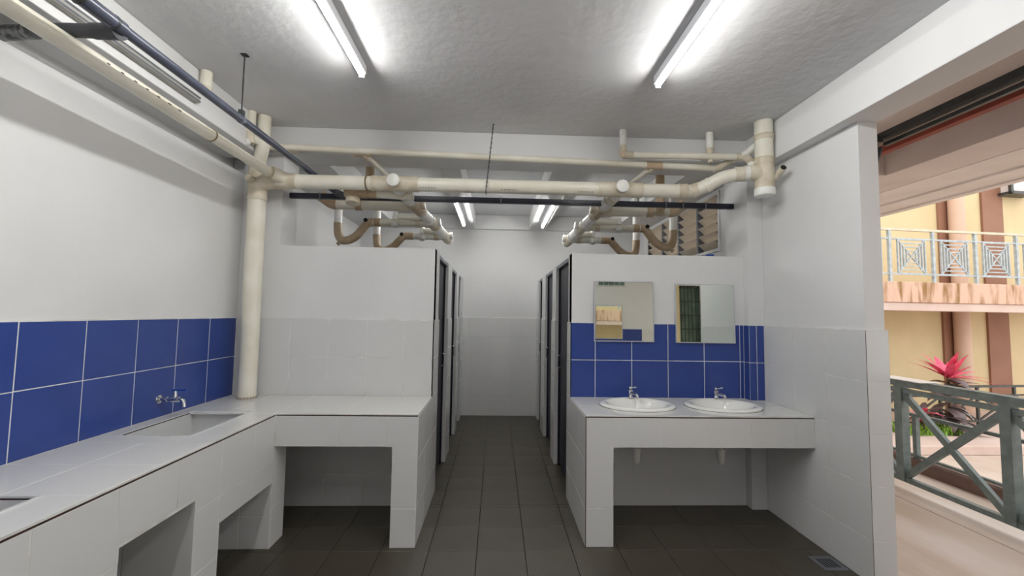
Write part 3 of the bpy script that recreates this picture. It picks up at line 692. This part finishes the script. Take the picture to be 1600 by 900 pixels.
# ------------------------------------------------------------------ louvred window
w = thing('window_1', 'louvred window with beige slats high in the side wall', 'window', (XW, 4.9, WZ0), kind='structure')
boxes('frame', [((XW-.004, WY0-.03, WZ0-.03), (XWO-.02, WY0, WZ1+.03)), ((XW-.004, WY1, WZ0-.03), (XWO-.02, WY1+.03, WZ1+.03)), ((XW-.004, WY0, WZ0-.03), (XWO-.02, WY1, WZ0)), ((XW-.004, WY0, WZ1), (XWO-.02, WY1, WZ1+.03))], paint, w)
ybay = [WY0, 4.402, 4.879, 5.361, WY1]
for y in ybay[1:-1]: boxes('mullion', [((XW-.002, y-.018, WZ0), (XW+.085, y+.018, WZ1))], galum, w)
nb = 6; pitch = (WZ1-WZ0)/nb
for i in range(4):
    for k in range(nb):
        zc_ = WZ0+pitch*(k+.5)
        bm = bmesh.new(); bm_box(bm, (-.003, ybay[i]+.018, -.062), (.003, ybay[i+1]-.018, .062))
        bmesh.ops.rotate(bm, verts=bm.verts[:], cent=(0,0,0), matrix=Matrix.Rotation(math.radians(-48), 3, 'Y')); bmesh.ops.translate(bm, verts=bm.verts[:], vec=(XW+.045, 0, zc_))
        sl = finish('slat', bm, louvre, w)
        for yy in (ybay[i]+.019, ybay[i+1]-.021):
            bm = bmesh.new(); bm_box(bm, (-.006, yy, -.055), (.006, yy+.004, .055))
            bmesh.ops.rotate(bm, verts=bm.verts[:], cent=(0,0,0), matrix=Matrix.Rotation(math.radians(-48), 3, 'Y')); bmesh.ops.translate(bm, verts=bm.verts[:], vec=(XW+.040, 0, zc_-.006))
            finish('clip', bm, galum, sl)
# grille gate and small louvre in the rear wall (reflected in the mirrors)
g = thing('door_7', 'dark green barred gate in the rear wall seen in the mirror', 'gate', (3.6, YR, 0), kind='structure')
boxes('panel', [((3.40, YR-.12, 0), (3.84, YR-.10, 2.28))], green, g)
for k in range(7): boxes('bar', [((3.40+.07*k, YR-.05, 0), (3.412+.07*k, YR-.035, 2.28))], dgreen, g)
for k in range(9): boxes('cross_bar', [((3.40, YR-.055, .15+.26*k), (3.84, YR-.04, .172+.26*k))], dgreen, g)
boxes('jamb', [((3.345, YR-.03, 0), (3.425, YR+.012, 2.28))], yellow, g)
w2 = thing('window_2', 'green glass louvres high in the rear wall seen in the mirror', 'window', (2.15, YR, 2.25), kind='structure')
for k in range(5): boxes('pane', [((1.90+.10*k, YR+.001, 2.26), (1.99+.10*k, YR+.006, 2.60))], green, w2)
boxes('frame', [((1.86, YR+.0005, 2.23), (2.42, YR+.004, 2.26)), ((1.86, YR+.0005, 2.60), (2.42, YR+.004, 2.63))], alum, w2)

# ------------------------------------------------------------------ veranda
ver = struct('floor_veranda', [((XWO, -4, -.9), (3.46, 9, -.004)), ((3.468, -4, -.9), (4.20, 9, -.002)), ((3.46, -4, -.9), (3.468, 9, -.016))], vfloor, 'pinkish concrete veranda floor beyond the washroom')
struct('trim_9', [((4.20, -4, -.9), (4.30, 9, .115))], kerbm, 'low brown kerb along the veranda edge', .008)
struct('ceiling_veranda', [((XWO-.002, -4, 2.97), (4.22, 6.5, 3.1))], pinkc, 'pale pink slab over the veranda')
struct('trim_10', [((3.14, -4, 2.675), (3.52, 6.5, 2.97))], brownc, 'mauve concrete beam along the veranda', .006)
struct('trim_11', [((XWO-.002, 3.21, 2.675), (3.14, 3.45, 2.97))], brownc, 'mauve concrete cross beam over the veranda', .006)
struct('trim_12', [((3.521, -4, 2.672), (3.90, 6.5, 2.76)), ((3.90, -4, 2.655), (4.20, 6.5, 2.76)), ((4.16, -4, 2.64), (4.24, 6.5, 3.0))], pinkc, 'pale pink stepped soffit at the veranda edge', .004)
fr_ = thing('awning_frame', 'black steel awning frame with a diagonal bracket beside the wall end', 'frame', (2.6, 2.6, 2.4))
boxes('top_rail', [((2.605, -3, 2.738), (2.66, 2.72, 2.788))], black, fr_, .006)
boxes('lower_rail', [((2.64, -3, 2.700), (2.67, 2.71, 2.726))], black, fr_, .004)
boxes('post', [((2.515, 2.70, 2.44), (2.545, 2.74, 2.75))], black, fr_, .003)
boxes('arm', [((XWO+.001, 2.695, 2.725), (2.63, 2.735, 2.765))], black, fr_, .003)
tube('brace', [(2.625, 2.72, 2.69), (2.535, 2.72, 2.45)], .020, black, fr_, n=8)
tube('foot_tube', [(2.545, 2.70, 2.455), (2.545, 2.78, 2.455)], .022, galum, fr_, n=16)
rp = tag(boxes('steel_purlin', [((2.86, -3, 2.755), (2.92, 3.205, 2.81))], redp, None, .006), 'red oxide painted steel purlin under the veranda slab', 'purlin')

# veranda railing: handrail, mid rail, bottom rail, posts and crossed braces
def bar_between(bm, a, b, w_, h_):
    a, b = V_(a), V_(b); d = (b-a).normalized(); up_ = V_((0,0,1)) if abs(d.z) < .95 else V_((1,0,0))
    s_ = d.cross(up_).normalized(); n_ = s_.cross(d)
    vs_ = []
    for p in (a, b):
        for i, j in ((-1,-1),(1,-1),(1,1),(-1,1)): vs_.append(bm.verts.new(p + s_*i*w_/2 + n_*j*h_/2))
    for f in ((0,1,2,3),(7,6,5,4),(0,4,5,1),(1,5,6,2),(2,6,7,3),(3,7,4,0)): bm.faces.new([vs_[i] for i in f])
def bar(name, a, b, w_, h_, m, parent):
    bm = bmesh.new(); bar_between(bm, a, b, w_, h_); return finish(name, bm, m, parent)
rx = 3.68
rl = thing('veranda_railing', 'grey green steel railing with crossed braces on the veranda', 'railing', (rx, 3.3, 0))
bar('handrail', (rx, -2, .945), (rx, 5.32, .945), .085, .062, steel, rl)
bar('mid_rail', (rx, -2, .872), (rx, 5.30, .872), .045, .040, steel, rl)
bar('bottom_rail', (rx, -2, .090), (rx, 5.30, .090), .050, .040, steel, rl)
py = [2.90-.80*k for k in (-3,-2,-1,0,1,2,3,4)]
for y in py:
    bar('post', (rx, y, .004 if int(y*10)%3==0 else .075), (rx, y, .93), .070, .070, steel, rl)
for y0, y1 in zip(py, py[1:]):
    bar('brace', (rx, y0-.02, .112), (rx, y1+.02, .855), .034, .050, steel, rl); bar('brace', (rx-.001, y0-.02, .855), (rx-.001, y1+.02, .112), .034, .050, steel, rl)
bd = tag(boxes('clipboard', [((rx-.11, 3.42, .9765), (rx+.08, 3.85, .9825))], paper, None, .002), 'thin white board resting on the veranda handrail', 'board')
r2 = thing('kerb_railing', 'low grey green railing standing on the brown kerb', 'railing', (4.25, 4, .115))
bar('top_rail', (4.25, -2, .548), (4.25, 6.0, .548), .034, .030, steel, r2)
bar('bottom_rail', (4.25, -2, .145), (4.25, 6.0, .145), .034, .022, steel, r2)
for k in range(8): bar('post', (4.25, 4.13-.82*(k-2), .115), (4.25, 4.13-.82*(k-2), .54), .040, .040, steel, r2)

# ------------------------------------------------------------------ courtyard and opposite building
struct('ground', [((4.30, -10, -1.0), (40, 30, -.78))], sand, 'sandy courtyard ground below the veranda')
o_ = struct('path', [((6.2, 6.95, -.78), (16, 8.35, -.62))], slabm, 'raised concrete slab in the courtyard', .02)
TH = math.radians(5.0)
B0 = V_((P(1393, 440, Y=8.0).x, 8.0, 0)); BE = V_((math.cos(TH), math.sin(TH), 0)); BN = V_((-math.sin(TH), math.cos(TH), 0))
BM = Matrix((BE, BN, V_((0,0,1)))).transposed().to_4x4(); BM.translation = B0
def BP(px, py, d):      # pixel on the building plane d metres behind the balcony edge -> local (u, z)
    p = P(px, py, plane=(B0+BN*d, BN)); q = p-B0
    return q.dot(BE), p.z
bld = thing('opposite_building', 'yellow building with brown stripes and a stained balcony across the courtyard', 'building', (B0.x, B0.y, -.78))
def bbox(name, lst, m, parent, bevel=0.):
    bm = bmesh.new()
    for a, b in lst: bm_box(bm, a, b)
    if bevel: bmesh.ops.bevel(bm, geom=bm.edges[:], offset=bevel, segments=1, affect='EDGES')
    bmesh.ops.transform(bm, matrix=BM, verts=bm.verts[:]); return finish(name, bm, m, parent)
WD = 1.55
ZS1, ZS0, ZL0 = BP(1393, 439.5, 0)[1], BP(1393, 472, 0)[1], BP(1393, 485, 0)[1]
u0, u1 = -9.0, 6.5
bbox('wall', [((u0, WD, -.78), (u1, WD+.2, 6.5))], yellow, bld)
for a, b in ((1466, 1486), (1535, 1567)):
    ua, ub = BP(a, 400, WD)[0], BP(b, 400, WD)[0]
    bbox('stripe', [((ua, WD-.05, -.78), (ub, WD+.001, 6.5))], brownw, bld)
cw = (BP(1510, 400, WD-.2)[0]-BP(1485.5, 400, WD-.2)[0])*.68; uc_ = BP(1497.5, 400, WD-.2)[0]; ua, ub = uc_-cw/2, uc_+cw/2
bm = bmesh.new(); bm_tube(bm, [((ua+ub)/2, WD-.20, -.78), ((ua+ub)/2, WD-.20, 6.5)], (ub-ua)/2, 24); bmesh.ops.transform(bm, matrix=BM, verts=bm.verts[:]); finish('column', bm, pinkw, bld, smooth=True)
bbox('balcony_edge', [((u0, 0, ZS0), (u1, .12, ZS1))], stained, bld, .01)
bbox('balcony_slab', [((u0, .12, ZS0+.02), (u1, WD, ZS1-.05))], pinkw, bld)
bbox('balcony_ledge', [((u0, .03, ZL0), (u1, .25, ZS0))], slabm, bld, .008)
bbox('ground_slab', [((u0, .1, -.78), (u1, WD, -.66))], slabm, bld)
ac = thing('air_conditioner', 'white air conditioner on a black bracket high on the yellow wall', 'air conditioner', tuple(B0+BE*BP(1592,300,WD)[0]+BN*WD+V_((0,0,BP(1592,300,WD)[1]))))
ua, za = BP(1579, 302, WD-.3)
bbox('bracket', [((ua, WD-.32, za), (ua+.8, WD, za+.06)), ((ua, WD-.32, za), (ua+.07, WD-.26, za+.30))], black, ac)
bbox('casing', [((ua+.10, WD-.31, za+.065), (ua+.9, WD-.02, za+.60))], paper, ac, .02)
# balcony railing
br = thing('balcony_railing', 'pale blue balcony railing with nested square panels', 'railing', tuple(B0+V_((0,0,ZS1))))
zt_, zm, zb = BP(1393, 357, 0)[1], BP(1393, 371.5, 0)[1], BP(1393, 427, 0)[1]
yb = .06
def brb(name, u_0, z_0, u_1, z_1, w_=.035, m=brail, parent=None, h_=.03):
    bm = bmesh.new(); bar_between(bm, (u_0, yb, z_0), (u_1, yb, z_1), w_, h_); bmesh.ops.transform(bm, matrix=BM, verts=bm.verts[:]); return finish(name, bm, m, parent or br)
railcream = mat('cream_rail', srgb(206,198,176), .5, srgb(190,182,160), 6.)
brb('top_rail', u0, zt_, u1, zt_, .06, railcream, h_=.045)
brb('mid_rail', u0, zm, u1, zm, .035); brb('bottom_rail', u0, zb, u1, zb, .035)
ps = BP(1463, 400, 0)[0]-BP(1394.5, 400, 0)[0]; p0 = BP(1394.5, 400, 0)[0]
for k in range(-4, 8):
    ux = p0+ps*k
    if ux > u1 or ux < u0: continue
    brb('post', ux, ZS1-.01, ux, zt_, .05, h_=.05)
    # nested squares with diagonals between the posts
    cx = ux+ps*.5; hh = (zm-zb)/2-.015; cz = (zm+zb)/2; hw = hh*.92
    bm = bmesh.new()
    for q in (1.0, .78, .56, .34):
        a_, b_ = hw*q, hh*q
        for (s0, t0), (s1, t1) in (((-1,-1),(1,-1)), ((1,-1),(1,1)), ((1,1),(-1,1)), ((-1,1),(-1,-1))):
            bar_between(bm, (cx+s0*a_, yb, cz+t0*b_), (cx+s1*a_, yb, cz+t1*b_), .030, .022)
    for sgn in (-1, 1): bar_between(bm, (cx-hw, yb, cz-sgn*hh), (cx+hw, yb, cz+sgn*hh), .024, .02)
    bmesh.ops.transform(bm, matrix=BM, verts=bm.verts[:]); finish('square_panel', bm, brail, br)
# ground floor railing of the opposite building
gr = thing('ground_railing', 'dark steel railing with crossed bars on the ground floor across the courtyard', 'railing', tuple(B0+V_((0,0,-.66))))
zr = BP(1420, 604.5, .3)[1]; zr2 = BP(1420, 619, .3)[1]
def grb(name, a, b, w_=.035): 
    bm = bmesh.new(); bar_between(bm, (a[0], .3, a[1]), (b[0], .3, b[1]), w_, w_); bmesh.ops.transform(bm, matrix=BM, verts=bm.verts[:]); return finish(name, bm, black, gr)
grb('top_rail', (u0, zr), (u1, zr), .045); grb('mid_rail', (u0, zr2), (u1, zr2)); grb('bottom_rail', (u0, -.58), (u1, -.58))
for px in (1413.5, 1470, 1528, 1586, 1644):
    ux = BP(px, 640, .3)[0]; grb('post', (ux, -.66), (ux, zr), .045)
    ux2 = BP(px+58, 640, .3)[0]
    grb('cross_bar', (ux, -.58), (ux2, zr2), .028); grb('cross_bar', (ux, zr2), (ux2, -.58), .028)

# ------------------------------------------------------------------ plants
def leaf(name, base, az, el, L_, W_, droop, m, parent, n=6):
    """a curved blade with a folded midrib"""
    bm = bmesh.new(); p = V_(base); d = V_((math.cos(az)*math.cos(el), math.sin(az)*math.cos(el), math.sin(el)))
    side = V_((-math.sin(az), math.cos(az), 0)); rows = []
    for i in range(n+1):
        t = i/n; w_ = W_*max(.02, math.sin(PI*min(1, .12+.88*t)**.8))*(.5 if i == 0 else 1)
        nrm = side.cross(d).normalized()
        rows.append([bm.verts.new(p+side*w_/2+nrm*w_*.14), bm.verts.new(p), bm.verts.new(p-side*w_/2+nrm*w_*.14)])
        e_ = math.asin(max(-1, min(1, d.z))) - droop/n
        d = V_((math.cos(az)*math.cos(e_), math.sin(az)*math.cos(e_), math.sin(e_))); p = p + d*(L_/n)
    for a, b in zip(rows, rows[1:]):
        bm.faces.new((a[0],a[1],b[1],b[0])); bm.faces.new((a[1],a[2],b[2],b[1]))
    return finish(name, bm, m, parent, smooth=True)
pb = P(1484, 676, Y=7.75); pb.z = -.62
cp = thing('cordyline_plant', 'cordyline bush with a bright pink leaf crown behind the railing', 'plant', tuple(pb))
ctop = P(1481, 590, Y=7.75)
tube('stem', [pb, pb.lerp(ctop, .5)+V_((.03,0,0)), ctop], [.035, .03, .022], stemm, cp, n=10)
for az, el, L_, W_ in ((-.15,.15,.95,.07), (.1,.45,.75,.09), (-.3,.30,.70,.09), (1.2,1.1,.55,.16), (-1.5,1.25,.60,.17), (-1.3,.95,.45,.16), (2.6,.95,.60,.11), (2.9,.70,.72,.10), (3.3,.85,.66,.12), (2.2,1.2,.60,.13), (-2.2,1.0,.5,.14), (.7,.9,.5,.14), (-1.9,1.35,.62,.15)):
    leaf('pink_leaf', ctop, az, el, L_, W_, .55, leafpink, cp)
for k in range(34):
    az = random.uniform(0, 2*PI); f = random.uniform(.05, .95)
    leaf('dark_leaf', pb.lerp(ctop, f), az, random.uniform(.2, 1.0), random.uniform(.40, .66), random.uniform(.17, .26), random.uniform(1.0, 2.2), leafdark, cp)
c2 = P(1443, 660, Y=7.75); c2.z = -.62
cp2 = thing('cordyline_plant', 'small red leaved cordyline growing beside the pink crowned bush', 'plant', tuple(c2))
t2 = c2+V_((0,0,.42)); tube('stem', [c2, t2], [.022, .014], stemm, cp2, n=8)
for k in range(16): leaf('red_leaf' if k < 5 else 'dark_leaf', c2.lerp(t2, .3+.7*random.random()), random.uniform(0, 2*PI), random.uniform(.4, 1.2), random.uniform(.3, .5), .10, random.uniform(.8, 1.8), leafpink if k < 5 else leafdark, cp2)
bm = bmesh.new()
for k in range(420):
    x = random.uniform(7.55, 8.75); y = 7.75+random.uniform(-.25, .25); h = random.uniform(.08, .24); a_ = random.uniform(0, 2*PI); dx, dy = math.cos(a_)*.012, math.sin(a_)*.012; tx, ty = math.cos(a_+1.3)*h*.6, math.sin(a_+1.3)*h*.6
    v = [bm.verts.new((x-dx,y-dy,-.62)), bm.verts.new((x+dx,y+dy,-.62)), bm.verts.new((x+dx*.7+tx*.4,y+dy*.7+ty*.4,-.62+h*.7)), bm.verts.new((x-dx*.7+tx*.4,y-dy*.7+ty*.4,-.62+h*.7)), bm.verts.new((x+tx,y+ty,-.62+h))]
    bm.faces.new((v[0],v[1],v[2],v[3])); bm.faces.new((v[3],v[2],v[4]))
tag(finish('grass', bm, leafgreen), 'tuft of bright green grass at the foot of the cordyline', 'grass', kind='stuff')
